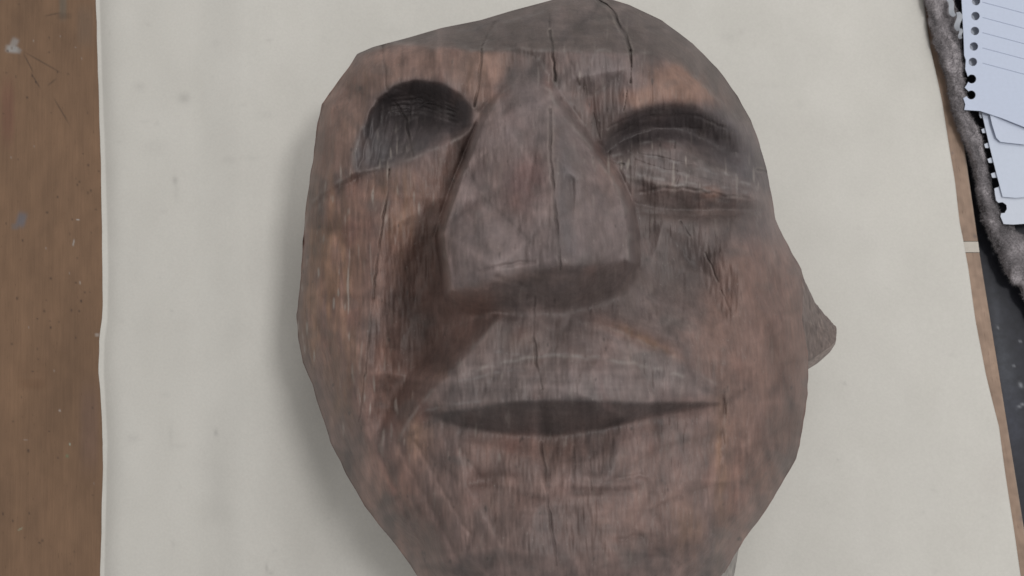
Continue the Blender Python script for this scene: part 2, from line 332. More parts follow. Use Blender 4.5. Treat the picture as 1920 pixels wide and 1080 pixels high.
for i, (pl, wd, dp) in enumerate(CRACKS):
    wd *= 0.74; d = segdist(pl, wd*5, jit=0.8, seed=100+i); e = np.exp(-(d/(wd*(1+0.35*vA)))**2)*np.clip(0.85+0.35*vB, 0.4, 1)
    Hm -= 0.8*dp*e; crk = np.maximum(crk, e*min(1, dp/2.4)); lip_ = np.maximum(lip_, np.exp(-((d-2.6*wd)/(0.9*wd))**2)*min(1, dp/3)*np.clip(.4+.6*vB, 0, 1))

# ------------------------------------------------------------------ patina of the wood (its own colour, with some shade of the hollows and facets painted in)
def blob(cx, cy, sx, sy, a, rot=0.0):
    c, s = math.cos(math.radians(rot)), math.sin(math.radians(rot)); x, y = GX-cx, GY-cy
    return a*np.exp(-(((c*x+s*y)/sx)**2+((-s*x+c*y)/sy)**2)/1.0)
def mask(bl, warp=None):
    m = np.zeros_like(Hm)
    for b in bl: m = np.maximum(m, blob(*b))
    return m
nA, nB, nC = nz(Hm.shape, 9, 22, 31), nz(Hm.shape, 26, 40, 32), nz(Hm.shape, 3, 16, 33)
nD, nE = nz(Hm.shape, 5, 7, 34), nz(Hm.shape, 2.0, 26, 35)
warm = mask([(640,200,70,120,1),(800,115,170,38,1),(900,140,60,60,.8),(640,480,100,220,1.1),(760,430,100,150,1),(720,700,120,160,.8),(760,940,170,170,.75),(980,960,260,140,.55),
 (1420,620,110,170,1.0),(1400,850,130,160,.85),(1275,158,95,34,1.3,18),(1210,182,70,18,1.0),(985,340,60,80,.6),(1130,350,40,60,.6),(1200,960,160,140,.7),(1150,680,160,60,.45),(1000,660,140,50,.3),
 (700,360,110,50,.9),(860,590,80,60,.7),(1210,640,90,26,1.0,28),(1335,360,18,14,1.6),(1330,400,90,10,.5),(1370,900,60,160,.8),(960,850,160,40,.8)])
ochre = mask([(610,520,52,190,.9),(640,690,36,90,.8),(745,350,50,40,.5),(905,130,34,44,.9),(760,420,40,70,.5),(660,230,34,60,.45),(1280,158,60,22,.7,18),(1200,632,60,8,.9,28),(1352,870,16,170,.6),(780,810,26,40,.8),(985,640,60,20,.35),(1290,990,40,40,.6),(700,150,50,30,.4),(590,620,26,60,.8),(830,700,16,20,.4)])
slate = mask([(760,230,95,72,1.25,-22),(1250,240,110,50,.6),(1400,290,60,90,.6),(1070,45,330,44,.6),(1160,130,80,40,.8),(1010,190,60,60,.4),(1100,430,80,90,.45),(880,440,60,90,.35),
 (1060,730,260,46,.7),(1230,700,70,30,.6),(1060,560,170,40,.35),(1280,480,70,60,.6),(1430,430,50,60,.55),(1150,900,80,30,.55),(1020,1000,70,60,.55),(1180,760,150,26,.5)])
warm = np.clip(warm+0.16*nA+0.16*nB+0.05*nD, 0, 1.3); ochre = np.clip(ochre*(1+0.4*nC)+0.06*nE-0.04, 0, 1); slate = np.clip(slate+0.14*nB+0.10*nA, 0, 1.1)
def region(poly, soft_, grow=0.0):
    m = np.zeros_like(Hm); xs = [p[0] for p in poly]; ys = [p[1] for p in poly]; q = 6
    x0, x1, y0, y1 = max(X0, min(xs)-q), min(X1, max(xs)+q), max(Y0, min(ys)-q), min(Y1, max(ys)+q)
    sl = (slice(int(y0-Y0), int(y1-Y0+1)), slice(int(x0-X0), int(x1-X0+1))); gx, gy = GX[sl]+3*nA[sl], GY[sl]+3*nB[sl]
    c = np.zeros(gx.shape, bool); j = len(poly)-1
    for i in range(len(poly)):
        (xi, yi), (xj, yj) = poly[i], poly[j]
        if yi != yj: c ^= ((yi > gy) != (yj > gy)) & (gx < (xj-xi)*(gy-yi)/(yj-yi)+xi)
        j = i
    m[sl] = c; return blur(m, soft_, soft_)
base = np.array([0.150, 0.124, 0.119])
def lay(c, col, m): return c*(1-m[..., None])+np.array(col)*m[..., None]
alb = np.ones(Hm.shape+(3,))*base
alb = lay(alb, (0.196, 0.123, 0.099), np.clip(warm, 0, 1)*.9)
alb = lay(alb, (0.255, 0.162, 0.100), ochre*.55)
alb = lay(alb, (0.108, 0.104, 0.112), np.clip(slate, 0, 1)*.72)
alb *= (1+0.06*nA+0.03*nD+0.04*nE)[..., None]
red = smooth(.8, 2.2, nz(Hm.shape, 14, 20, 36)); alb = lay(alb, (0.17, 0.085, 0.07), red*.35)
HOL = [(p[0], p[1]) for p in LINES['hollow_rim']]
REG = [ # outline, edge softness, colour, strength, mottling
 ([(560,120),(672,101),(760,78),(850,90),(905,95),(1040,97),(1160,99),(1220,102),(1262,118),(1310,152),(1345,190),(1400,240),(1460,240),(1400,80),(1200,-40),(900,-40),(560,60)], 3, (0.102,0.087,0.082), .85, .5),
 ([(672,104),(760,84),(850,93),(905,98),(975,98),(940,150),(895,210),(875,165),(820,146),(760,146),(700,178),(672,240),(655,310),(590,330),(590,230),(630,160)], 5, (0.215,0.150,0.125), .6, .3),
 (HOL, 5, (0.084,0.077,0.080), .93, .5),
 ([(668,318),(668,280),(700,240),(745,245),(750,295)], 14, (0.120,0.120,0.126), .5, .9),
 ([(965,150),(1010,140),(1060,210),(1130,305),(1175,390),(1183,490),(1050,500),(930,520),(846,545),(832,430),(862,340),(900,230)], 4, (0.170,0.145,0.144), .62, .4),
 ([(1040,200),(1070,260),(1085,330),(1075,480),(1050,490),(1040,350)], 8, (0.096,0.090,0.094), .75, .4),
 ([(955,300),(1015,290),(1020,360),(985,400),(940,380)], 12, (0.165,0.105,0.100), .6, .4),
 ([(838,566),(925,540),(932,595),(870,672),(800,740),(757,798),(715,800),(705,760),(760,650)], 11, (0.112,0.074,0.063), .8, .25),  # brown cheek valley; the shade beside the muzzle is painted darker
 ([(890,235),(852,345),(830,440),(840,560),(740,660),(735,560),(775,430),(815,310),(850,265)], 14, (0.116,0.078,0.066), .8, .25),  # brown wood left of the nose, with the shade there painted in
 ([(925,525),(1045,505),(1190,495),(1260,470),(1330,470),(1320,600),(1240,640),(1110,590),(935,590)], 14, (0.112,0.096,0.092), .68, .35),  # shade under the nose, painted into the patina
 ([(1200,340),(1300,400),(1440,400),(1440,450),(1340,470),(1330,560),(1220,500)], 16, (0.102,0.086,0.083), .78, .35),  # shaded cheek hollow right of the nose, painted dark
 ([(1190,385),(1430,385),(1440,418),(1300,428),(1200,415)], 7, (0.095,0.080,0.076), .7, .4),  # shadow band beneath the lower lid, put into the colour
 ([(1118,286),(1150,240),(1190,210),(1240,196),(1300,196),(1345,210),(1390,245),(1425,310),(1405,338),(1345,302),(1285,272),(1215,267),(1150,304)], 8, (0.076,0.068,0.071), .9, .3),  # right eye socket: shade below the brow painted in
 ([(1342,200),(1400,235),(1445,330),(1445,365),(1400,335),(1322,296),(1348,262)], 8, (0.092,0.084,0.088), .75, .35),
 ([(1150,303),(1200,275),(1285,278),(1340,306),(1405,347),(1405,362),(1300,348),(1190,348)], 7, (0.116,0.105,0.104), .6, .7),
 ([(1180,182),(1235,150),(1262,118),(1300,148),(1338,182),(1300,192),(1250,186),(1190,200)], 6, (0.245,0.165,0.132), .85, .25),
 ([(925,165),(955,122),(1000,112),(1035,150),(1010,150),(985,145),(960,152),(930,180)], 7, (0.088,0.080,0.080), .75, .2),  # soft shadow arc above the nose root, painted on
 ([(1350,480),(1450,450),(1500,560),(1514,700),(1500,830),(1400,850),(1360,740),(1300,680),(1320,600)], 16, (0.168,0.118,0.102), .75, .4),
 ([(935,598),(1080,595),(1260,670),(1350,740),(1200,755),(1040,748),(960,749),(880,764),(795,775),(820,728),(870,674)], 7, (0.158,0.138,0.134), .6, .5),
 ([(800,775),(880,764),(960,749),(1040,748),(1200,756),(1355,757),(1230,781),(1120,806),(1040,819),(950,817),(870,802)], 4, (0.074,0.064,0.063), .88, .35),  # underside of the upper lip, its shade put into the colour
 ([(850,830),(1050,850),(1330,790),(1340,1000),(1250,1100),(850,1100),(780,960),(800,850)], 20, (0.150,0.116,0.108), .5, .6),
 ]
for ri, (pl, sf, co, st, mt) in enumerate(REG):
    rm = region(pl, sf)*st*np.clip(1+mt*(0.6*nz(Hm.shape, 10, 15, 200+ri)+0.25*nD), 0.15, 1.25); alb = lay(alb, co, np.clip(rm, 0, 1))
# strokes of the tools and of handling, each region with its own direction
def stroke(angle, along, across, seed):
    n = nz((1700, 1700), along, across, seed); a = math.radians(angle); c_, s_ = math.cos(a), math.sin(a)
    x, y = GX-1050, GY-600; u_, v_ = np.clip(c_*x+s_*y+850, 0, 1698).astype(int), np.clip(-s_*x+c_*y+850, 0, 1698).astype(int)
    return blur(n[v_, u_], .8, .8)
s1, s2, s3, s4 = stroke(62, 34, 3.5, 401), stroke(0, 22, 2.6, 402), stroke(20, 26, 3.0, 403), stroke(90, 26, 2.2, 404)
k1 = np.clip(mask([(760,930,110,170,1),(850,1040,120,80,.8),(700,800,60,80,.6)]), 0, 1); k2 = np.clip(mask([(1040,720,300,70,.9),(1100,930,150,60,.8),(1080,40,330,60,.9),(1180,1040,120,60,.6),(1260,240,150,50,.8),(960,540,120,50,.6)]), 0, 1)
k3 = np.clip(mask([(1300,330,130,60,1),(1210,620,140,60,.6)]), 0, 1); k4 = np.clip(mask([(1080,870,280,60,1),(640,520,90,260,.8),(800,120,180,50,.8),(1060,140,80,50,.3),(1370,850,110,240,.5)]), 0, 1)
alb *= np.clip(1+0.11*s1*k1+0.10*s2*k2+0.13*s3*k3+0.10*s4*k4+0.045*nD+0.05*nA+0.06*nB, .45, 1.8)[..., None]*np.array([0.95, 0.865, 0.85])
dk = smooth(1.0, 2.4, nz(Hm.shape, 13, 9, 405)); alb = lay(alb, (0.105, 0.092, 0.088), dk*.3)
Hm += 0.04*s1*k1+0.05*s2*k2+0.10*s3*k3+0.04*s4*k4
fibre = np.clip(0.25+mask([(640,550,120,300,.75),(700,170,240,80,.6),(780,780,140,200,.4),(1400,750,120,250,.35),(1080,880,200,60,.5),(1270,320,120,60,.4),(1060,140,60,50,.15)]), 0, 1)
ridge = blur(fA, 2.0, 2.0)-blur(fA, 7, 7); ridge = np.clip(ridge/ridge.std(), -2.5, 2.5); ridge2 = blur(fB, 1.2, 1.2)-blur(fB, 4, 4); ridge2 = np.clip(ridge2/ridge2.std(), -2.5, 2.5)
alb *= (1+0.075*ridge+0.04*ridge2+(0.055*tA+0.03*tB)*MQ)[..., None]                   # facet shading painted in: paler edges, darker hollows, random tone per plane
# worn pale fibres in short vertical streaks, mostly on the side of the face
pale = smooth(1.3, 2.6, nz(Hm.shape, 1.8, 11, 37))*np.clip(mask([(610,560,60,250,1),(720,380,90,90,.6),(630,300,40,60,.7),(700,750,60,70,.7),(1215,300,90,34,.9),(1340,335,90,22,.7),(900,830,160,30,.5),(730,290,70,30,.5),(1060,140,40,50,.5),(960,690,130,30,.5)])+.10, 0, 1)
alb = lay(alb, (0.34, 0.30, 0.27), np.clip(pale*1.3, 0, 1)*.7)
# rubbed light edges
for nm, k in dict(nose_r=.35, nose_l=.2, brow=.25, hollow_rim=.35, lip_top=.5, muz_l=.3, r_lid=.2, r_lid2=.35, step_up=.35, muz_r=.25).items():
    d = segdist(LINES[nm], 14, jit=1.5, seed=len(nm)); alb = lay(alb, (0.25, 0.22, 0.205), k*np.exp(-(d/3.5)**2)*(1 if nm not in ('muz_r', 'hollow_rim') else (smooth(1060, 1120, GX) if nm == 'muz_r' else smooth(235, 270, GY)))*np.clip(.5+.5*nz(Hm.shape, 6, 6, 40+len(nm)), 0, 1))
for k_, pl in enumerate([[(1150,292),(1180,286),(1240,298),(1300,312),(1360,328),(1405,345)],[(1160,305),(1220,315),(1290,330)],[(1200,268),(1240,262),(1290,272)],[(1270,340),(1340,350),(1400,362)],[(1210,355),(1280,347),(1330,358)],[(1190,325),(1250,338)],
   [(930,660),(990,668),(1050,664),(1110,672)],[(860,715),(930,700),(1000,690)],[(800,768),(860,757),(900,752)],[(1290,372),(1400,382)],[(740,245),(800,205),(860,210)],[(700,300),(760,296),(820,276)],[(1000,95),(1030,140),(1062,186),(1100,240)],[(1118,98),(1085,165),(1066,178)],[(1000,94),(1060,98),(1120,94),(1180,100)],[(725,166),(745,160),(735,185)],[(735,78),(830,66),(960,38),(1060,12)],[(905,92),(922,58),(935,36)]]):
    d = segdist(pl, 16, jit=1.6, seed=300+k_); alb = lay(alb, (0.27, 0.25, 0.245), (.38 if k_ < 6 else .25 if k_ < 9 else .15)*np.exp(-(d/3.0)**2)*np.clip(.45+.6*nz(Hm.shape, 5, 3, 320+k_), 0, 1))
alb = lay(alb, (0.26, 0.225, 0.20), lip_*.35)  # worn crack lips, paler also to paint their lit edges
alb = lay(alb, (0.04, 0.033, 0.03), np.clip(crk, 0, 1)*.6)
pits = smooth(2.3, 3.3, nz(Hm.shape, 2.2, 4.5, 39)); alb = lay(alb, (0.05, 0.04, 0.038), pits*.6)
alb = np.clip(alb, 0.02, 0.6); alb = np.concatenate([alb, fibre[..., None]], 2)

def samp(F_, x, y):
    x = np.clip(np.asarray(x)-X0, 0, W_-1.001); y = np.clip(np.asarray(y)-Y0, 0, H_-1.001); i, j = x.astype(int), y.astype(int); a, b = x-i, y-j
    if F_.ndim == 3: a, b = a[..., None], b[..., None]
    return (F_[j, i]*(1-a)+F_[j, i+1]*a)*(1-b)+(F_[j+1, i]*(1-a)+F_[j+1, i+1]*a)*b
def build_face(parent):
    ys = np.concatenate([np.linspace(-8.9, 20, 40)[:-1], np.linspace(20, 1090, 690)[:-1], np.linspace(1090, 1231.5, 45)])
    lx = np.interp(ys, [p[1] for p in LEFT], [p[0] for p in LEFT]); rx = np.interp(ys, [p[1] for p in RIGHT], [p[0] for p in RIGHT])
    k = np.ones(7)/7; 
    w1 = nz((1, len(ys)), 5, 0.01, 51)[0]*0.5; w2 = nz((1, len(ys)), 5, 0.01, 52)[0]*0.5
    lx = lx+w1; rx = np.maximum(rx+w2, lx+1)
    C = 600; t = np.linspace(0, 1, C); t = t+0.03*np.sin(2*np.pi*t)*-1                     # a little denser at both ends
    px = lx[:, None]+(rx-lx)[:, None]*t[None, :]; py = np.repeat(ys[:, None], C, 1)
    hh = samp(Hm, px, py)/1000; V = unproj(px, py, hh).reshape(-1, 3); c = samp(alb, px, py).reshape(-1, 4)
    n, m = px.shape; F = [gridfaces(n, m)]
    idx = np.arange(n*m).reshape(n, m)
    ring = np.concatenate([idx[0, :-1], idx[:-1, -1], idx[-1, ::-1][:-1], idx[::-1, 0][:-1]])
    K = len(ring); P0 = V[ring]; cen = np.array([P0[:, 0].mean(), P0[:, 1].mean()]); cring = c[ring]
    prev = ring; Vs, Cs = [V], [c]; off = n*m
    for j in range(1, 15):
        a = j/14*math.pi/2; s = math.cos(a)**0.62 if j < 14 else 0.02
        q = P0.copy(); q[:, :2] = cen+(P0[:, :2]-cen)*(0.06+0.94*s); q[:, 2] = P0[:, 2]*(1-math.sin(a))+0.0025
        cur = np.arange(off, off+K); off += K; Vs.append(q); Cs.append(cring*0.9)
        F.append(np.stack([prev, np.roll(prev, -1), np.roll(cur, -1), cur], 1)[:, ::-1]); prev = cur
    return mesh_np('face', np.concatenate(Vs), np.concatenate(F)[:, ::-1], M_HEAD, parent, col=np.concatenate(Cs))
base_pt = P(1040, 560, 0.0)
head = empty('carved_head', base_pt)
tag(head, 'large weathered brown wooden head carved with a closed mouth, lying face up', 'sculpture')
keep(build_face(None), head)

def lump(name, rows, parent, tint, label=None, cuts=3, amp=0.0006):
    """a carved lump lofted through rows of equal length; rows run round the lump, each point is px, py, mm"""
    n, m = len(rows), len(rows[0]); V = np.array([[P(*(a[0], a[1], a[2]/1000)) for a in r] for r in rows])
    V = V.reshape(n, m, 3)
    for _ in range(cuts):
        n, m = V.shape[:2]; A2 = np.empty((2*n-1, m, 3)); A2[::2] = V; A2[1::2] = (V[1:]+V[:-1])/2
        B = np.empty((2*n-1, 2*m, 3)); B[:, ::2] = A2; B[:, 1::2] = (A2+np.roll(A2, -1, 1))/2; V = B
        V[1:-1] = 0.94*V[1:-1]+0.015*(V[2:]+V[:-2]+np.roll(V[1:-1], 1, 1)+np.roll(V[1:-1], -1, 1))
    n, m = V.shape[:2]; V = V+np.random.default_rng(len(name)).normal(size=(n, m, 1))*0.00005
    i = np.arange(n*m).reshape(n, m)
    F = np.stack([i[:-1].ravel(), np.roll(i, -1, 1)[:-1].ravel(), np.roll(i, -1, 1)[1:].ravel(), i[1:].ravel()], 1)
    Vv = V.reshape(-1, 3); caps = []
    c0, c1 = len(Vv), len(Vv)+1; Vv = np.concatenate([Vv, V[0].mean(0)[None], V[-1].mean(0)[None]])
    tri = [(c0, i[0, (k+1) % m], i[0, k], i[0, k]) for k in range(0)]
    tn = 1+0.16*np.random.default_rng(5).standard_normal(len(Vv)); cc = np.ones((len(Vv), 3))*tint*tn[:, None]
    if name == 'ear':
        q = (np.arange(m*n) % m)/m; cc[:m*n] *= (1+0.55*((q > .34) & (q < .5)))[:, None]
    cc = np.concatenate([cc, np.full((len(Vv), 1), .4)], 1)
    o = mesh_np(name, Vv, F, M_HEAD, None, smooth_=(name != 'ear'), col=cc)
    import bmesh
    bm = bmesh.new(); bm.from_mesh(o.data); bm.verts.ensure_lookup_table()
    for r_, cc in ((i[0], c0), (i[-1], c1)):
        for k in range(m):
            try: f = bm.faces.new((bm.verts[int(r_[k])], bm.verts[int(r_[(k+1) % m])], bm.verts[cc])); f.smooth = True
            except ValueError: pass
    bmesh.ops.recalc_face_normals(bm, faces=bm.faces); bm.to_mesh(o.data); bm.free()
    keep(o, parent); 
    if label: o['label'] = label
    return o
# ear: from the root inside the head out to the pointed lobe; rows go upper edge, front, lower rim, back
lump('ear', [[(1470,480,70),(1470,600,92),(1470,690,78),(1470,715,55),(1470,690,30),(1470,560,30)],
             [(1508,522,72),(1506,600,86),(1505,686,70),(1508,697,50),(1505,680,30),(1500,560,32)],
             [(1528,566,62),(1530,612,72),(1532,667,62),(1534,681,46),(1520,665,34),(1515,580,36)],
             [(1550,593,54),(1552,618,60),(1556,650,54),(1556,661,44),(1545,650,38),(1540,605,40)],
             [(1568,613,48),(1569,622,49),(1567,640,48),(1566,645,44),(1562,640,41),(1563,620,43)]], head, np.array([0.150, 0.118, 0.108]))
lump('neck', [[(1140,990,50),(1250,980,95),(1385,975,70),(1394,985,45),(1300,980,12),(1180,980,12)],
              [(1090,1040,50),(1240,1030,95),(1365,1040,76),(1384,1045,48),(1290,1030,8),(1170,1030,8)],
              [(1060,1120,50),(1240,1110,95),(1346,1120,76),(1371,1120,48),(1280,1110,5),(1160,1110,5)],
              [(1040,1300,50),(1230,1300,92),(1310,1300,72),(1340,1300,46),(1270,1300,4),(1150,1300,4)]], head, np.array([0.27, 0.25, 0.235]), 'paler grey wood than the face')
chip = lump('wood_chip', [[(1141,331,161),(1143,334,160),(1141,336,159),(1139,334,159)],[(1147,333,162),(1149,337,161),(1146,340,159),(1144,337,160)],[(1154,337,161),(1157,341,160),(1154,344,158),(1151,341,159)]], head, np.array([0.6, 0.58, 0.56]), 'tiny pale splinter beside the bridge of the nose', 1)
chip.data.materials[0] = M_CHIP

# ------------------------------------------------------------------ sheets built over the photograph's plane
def PX(x, y, h=0.0): return unproj(x, y, h)
def world_at(xs, ys, h): return unproj(np.array(xs, float), np.array(ys, float), np.full(len(xs), h))

TH = 0.0006
# cream sheet: left edge and right edge as the photograph shows them, lifted a little along the left
LE = [(-200,180),(0,179),(60,181),(150,184),(270,188),(400,191),(520,193),(600,191),(640,186),(700,185),(760,189),(830,193),(950,191),(1080,188),(1400,182)]
RE = [(-200,1702),(0,1732),(60,1740),(100,1747),(190,1766),(250,1776),(330,1788),(420,1800),(450,1806),(500,1815),(600,1829),(700,1848),(800,1873),(900,1888),(1000,1903),(1080,1914),(1400,1964)]
def paper_relief(u, y):
    """height in mm of the sheet above the board; u runs in pixels across the photograph"""
    l = np.interp(y, [p[0] for p in LE], [p[1] for p in LE]); d = u-l
    edge = 10*(1-np.exp(-(np.clip(d+2, 0, None)/20)**1.3))                # the left edge curls down to the board
    wav = 5.5*smooth(365, 462, u+9*np.sin(y/210))-3.6+1.1*np.exp(-((u-470-14*np.sin(y/240))/48)**2)+0.5*np.sin(y/150+1)*np.exp(-((u-215)/60)**2)
    wav += 1.0*np.exp(-((u-330-0.05*(y-500))/60)**2)*np.sin(y/260)*0.5+0.8*np.exp(-((u-405-18*np.sin(y/190))/20)**2)*smooth(560, 900, y)
    fade = 1-smooth(480, 640, u)*0.9
    r = edge*np.clip(fade, 0.1, 1)+wav*(1-0.8*smooth(500, 640, u))+0.4*np.sin(u/170+y/300)*smooth(1300, 1500, u)*(1-smooth(1650, 1780, u))
    return np.maximum(r, 0)+0.7
def build_sheet():
    ys = np.linspace(-200, 1400, 420); n = len(ys)
    l = np.interp(ys, [p[0] for p in LE], [p[1] for p in LE]); r = np.interp(ys, [p[0] for p in RE], [p[1] for p in RE])
    l = l+nz((1, n), 4, .01, 61)[0]*0.5; r = r+nz((1, n), 8, .01, 62)[0]*0.6
    t = np.linspace(0, 1, 520)**1.25; px = l[:, None]+(r-l)[:, None]*t; py = np.repeat(ys[:, None], len(t), 1)
    h = paper_relief(px, py); m = len(t)
    c = np.ones(px.shape+(3,))*np.array([0.60, 0.582, 0.545])
    def sm(cx, cy, sx, sy, a, col=(0.36, 0.35, 0.33)):
        k = a*np.exp(-((px-cx)/sx)**2-((py-cy)/sy)**2)[..., None]; c[:] = c*(1-k)+np.array(col)*k
    for a in [(345,184,12,10,.45),(262,162,10,8,.22),(272,228,9,3,.22),(328,338,5,7,.5),(330,360,4,20,.18),(290,275,20,15,.14),(430,300,14,7,.2),(470,296,18,5,.14),(505,75,6,3,.28),(500,215,18,7,.12),(405,80,8,8,.12),
              (405,812,3.5,6,.6),(250,822,12,8,.22),(406,880,22,90,.20),(410,960,26,30,.16),(320,815,4,22,.16),(335,836,14,5,.14),(310,740,8,4,.14),(500,1065,2.5,9,.5),(508,1075,5,4,.3),(325,1020,4,8,.2),
              (1583,719,2.2,2.2,.85),(1570,862,3,2,.3),(1860,895,30,50,.12,(.42,.36,.34)),(1785,665,6,3,.2),(1700,150,30,20,.06),(1365,70,16,10,.16),(1440,160,30,5,.10),(1500,195,8,7,.12),(1390,60,6,5,.2),(300,520,3,2,.3),(322,583,3,2,.35),(200,1020,3,2,.2),(740,60,30,8,.08),(1620,980,40,60,.05)]: sm(*a)
    r_ = np.random.default_rng(5)
    for _ in range(90): sm(r_.uniform(195, 1850), r_.uniform(0, 1080), r_.uniform(1.5, 7), r_.uniform(1.5, 6), r_.uniform(.06, .22))
    c *= (1+0.010*nz(c.shape[:2], 6, 6, 63)+0.012*nz(c.shape[:2], 30, 30, 64))[..., None]
    V = unproj(px, py, h/1000); V2 = V.copy(); V2[..., 2] -= 0.0005
    i = np.arange(n*m).reshape(n, m); rim = np.concatenate([i[0, :-1], i[:-1, -1], i[-1, ::-1][:-1], i[::-1, 0][:-1]]); R2 = rim+n*m
    F = np.concatenate([gridfaces(n, m)[:, ::1], gridfaces(n, m, n*m)[:, ::-1], np.stack([rim, np.roll(rim, -1), np.roll(R2, -1), R2], 1)])
    V = np.concatenate([V.reshape(-1, 3), V2.reshape(-1, 3)]); c = np.concatenate([c.reshape(-1, 3)]*2)
    return mesh_np('paper_sheet', V, F, M_PAPER, col=c)
tag(build_sheet(), 'large smudged cream paper sheet lying on the table under the wooden head', 'paper')

# ------------------------------------------------------------------ table: board, lipping along its right edge
table = empty('work_table', (0, 0, -0.03)); tag(table, 'brown wooden table top with a narrow lipping, under the cream paper sheet', 'table')
def slab(name, quad_t, z, thick, mat, parent, nx, ny, colf, bevel=0.0):
    """slab between four photograph corners (tl, tr, br, bl) at height z"""
    tl, tr, br, bl = (np.array(unproj(*q, z)) for q in quad_t)
    s, t = np.meshgrid(np.linspace(0, 1, nx), np.linspace(0, 1, ny)); s_, t_ = s[..., None], t[..., None]
    V = (tl*(1-s_)+tr*s_)*(1-t_)+(bl*(1-s_)+br*s_)*t_
    d = (V-CAM) @ RN; px, py = 960-d[..., 0]/d[..., 2]*FPX, 540+d[..., 1]/d[..., 2]*FPX
    c = colf(px, py)
    if bevel:
        V[:, 0, 2] -= bevel; V[:, -1, 2] -= bevel
    V2 = V.copy(); V2[..., 2] = z-thick; n, m = ny, nx
    i = np.arange(n*m).reshape(n, m); rim = np.concatenate([i[0, :-1], i[:-1, -1], i[-1, ::-1][:-1], i[::-1, 0][:-1]]); R2 = rim+n*m
    F = np.concatenate([gridfaces(n, m), gridfaces(n, m, n*m)[:, ::-1], np.stack([rim, np.roll(rim, -1), np.roll(R2, -1), R2], 1)])
    o = mesh_np(name, np.concatenate([V.reshape(-1, 3), V2.reshape(-1, 3)]), F, mat, None, False, np.concatenate([c.reshape(-1, 3)]*2))
    if parent: keep(o, parent)
    return o
def noise_px(px, py, seed, sc, st=1.0):
    r = np.random.default_rng(seed); out = np.zeros_like(px)
    for k in range(9):
        a = r.uniform(0, 6.28); f = sc*r.uniform(.5, 1.9); out += np.sin(px*f*math.cos(a)+py*f*math.sin(a)*st+r.uniform(0, 6.28)+1.5*np.sin(py*f*.6+k))
    return out/3
def table_col(px, py):
    c = np.ones(px.shape+(3,))*np.array([0.192, 0.118, 0.074])
    c *= (1+0.05*noise_px(px, py, 3, .02, .5)+0.03*noise_px(px, py, 4, .09, .2))[..., None]
    def sm(cx, cy, sx, sy, a, col, rot=0):
        co, si = math.cos(math.radians(rot)), math.sin(math.radians(rot)); x, y = px-cx, py-cy
        k = a*np.exp(-((co*x+si*y)/sx)**4-((-si*x+co*y)/sy)**4)[..., None]; c[:] = c*(1-k)+np.array(col)*k
    sm(22, 92, 11, 7, .8, (.34, .34, .34), 8); sm(27, 80, 7, 9, .6, (.32, .32, .32), 25); sm(33, 94, 7, 5, .6, (.30, .30, .30), 30); sm(22, 90, 2, 3, .6, (.16, .12, .10)); sm(31, 86, 2, 2, .5, (.17, .13, .11)); sm(40, 412, 9, 14, .7, (.13, .14, .17), 15); sm(28, 425, 7, 6, .4, (.13, .14, .16))
    sm(15, 210, 12, 60, .45, (.16, .07, .055)); sm(118, 10, 7, 26, .6, (.13, .12, .10)); sm(160, 50, 16, 40, .3, (.12, .10, .085)); sm(120, 30, 14, 6, .35, (.08, .055, .04))
    for (x0, y0, x1, y1) in [(45,102,62,135),(50,100,110,134),(102,186,128,230),(85,30,112,24),(60,140,75,165),(90,160,105,148)]:
        L = math.hypot(x1-x0, y1-y0); sm((x0+x1)/2, (y0+y1)/2, L/2, 1.4, .6, (.06, .042, .032), math.degrees(math.atan2(y1-y0, x1-x0)))
    sm(146, 412, 3, 1.2, .9, (.40, .38, .36), 0); sm(138, 455, 1.4, 6, .8, (.36, .34, .32), 12); sm(38, 992, 5, 1.3, .8, (.26, .28, .20), -30); sm(112, 770, 2, 2, .8, (.4, .36, .33)); sm(131, 833, 1.6, 2, .8, (.3, .35, .3)); sm(150, 530, 1.4, 3, .7, (.4, .36, .33)); sm(182, 628, 4, 3, .6, (.38, .35, .33)); sm(48, 825, 4, 1, .5, (.3, .25, .22)); sm(126, 855, 3, 3, .5, (.12, .2, .12)); sm(168, 800, 18, 80, .3, (.125, .085, .085)); sm(60, 720, 26, 10, .35, (.13, .07, .04)); sm(60, 690, 40, 20, .2, (.13, .075, .045))
    r = np.random.default_rng(9)
    for _ in range(70): sm(r.uniform(0, 190), r.uniform(0, 1080), r.uniform(1, 2.3), r.uniform(1, 3), r.uniform(.4, .8), (.055, .038, .03))
    for _ in range(12): sm(r.uniform(0, 190), r.uniform(0, 1080), r.uniform(.8, 1.4), r.uniform(.8, 2.2), .6, (.33, .29, .26))
    return c
def strip_x(y): return np.interp(y, [-200, 0, 1080, 1400], [1688, 1724, 1904, 1957])
slab('tabletop', [(-260, -220), (196, -220), (196, 1420), (-260, 1420)], 0.0, 0.022, M_TABLE, table, 300, 760, table_col)
slab('tabletop_right', [(196.4, -220), (1684, -220), (1948, 1420), (196.4, 1420)], 0.0, 0.022, M_TABLE, table, 40, 40, lambda a, b: np.ones(a.shape+(3,))*np.array([0.192, 0.118, 0.074])).name = 'tabletop.001'
def strip_col(px, py):
    c = np.ones(px.shape+(3,))*np.array([0.30, 0.215, 0.165]); c *= (1+0.08*noise_px(px, py, 13, .25, .12)+0.06*noise_px(px, py, 14, .05, .4))[..., None]
    xr = 1765+(py)*0.1585; k = np.exp(-((px-xr)/3.5)**2)[..., None]*.35*(noise_px(px, py, 15, .05)[..., None] > -.4); c = c*(1-k)+np.array([.42, .38, .34])*k
    for (a, b, s1, s2, q) in [(1786,288,2,3,.7),(1829,444,4,3,.6),(1915,972,4,5,.6)]:
        k = q*np.exp(-((px-a)/s1)**2-((py-b)/s2)**2)[..., None]; c = c*(1-k)+np.array([.10, .09, .10])*k
    return c
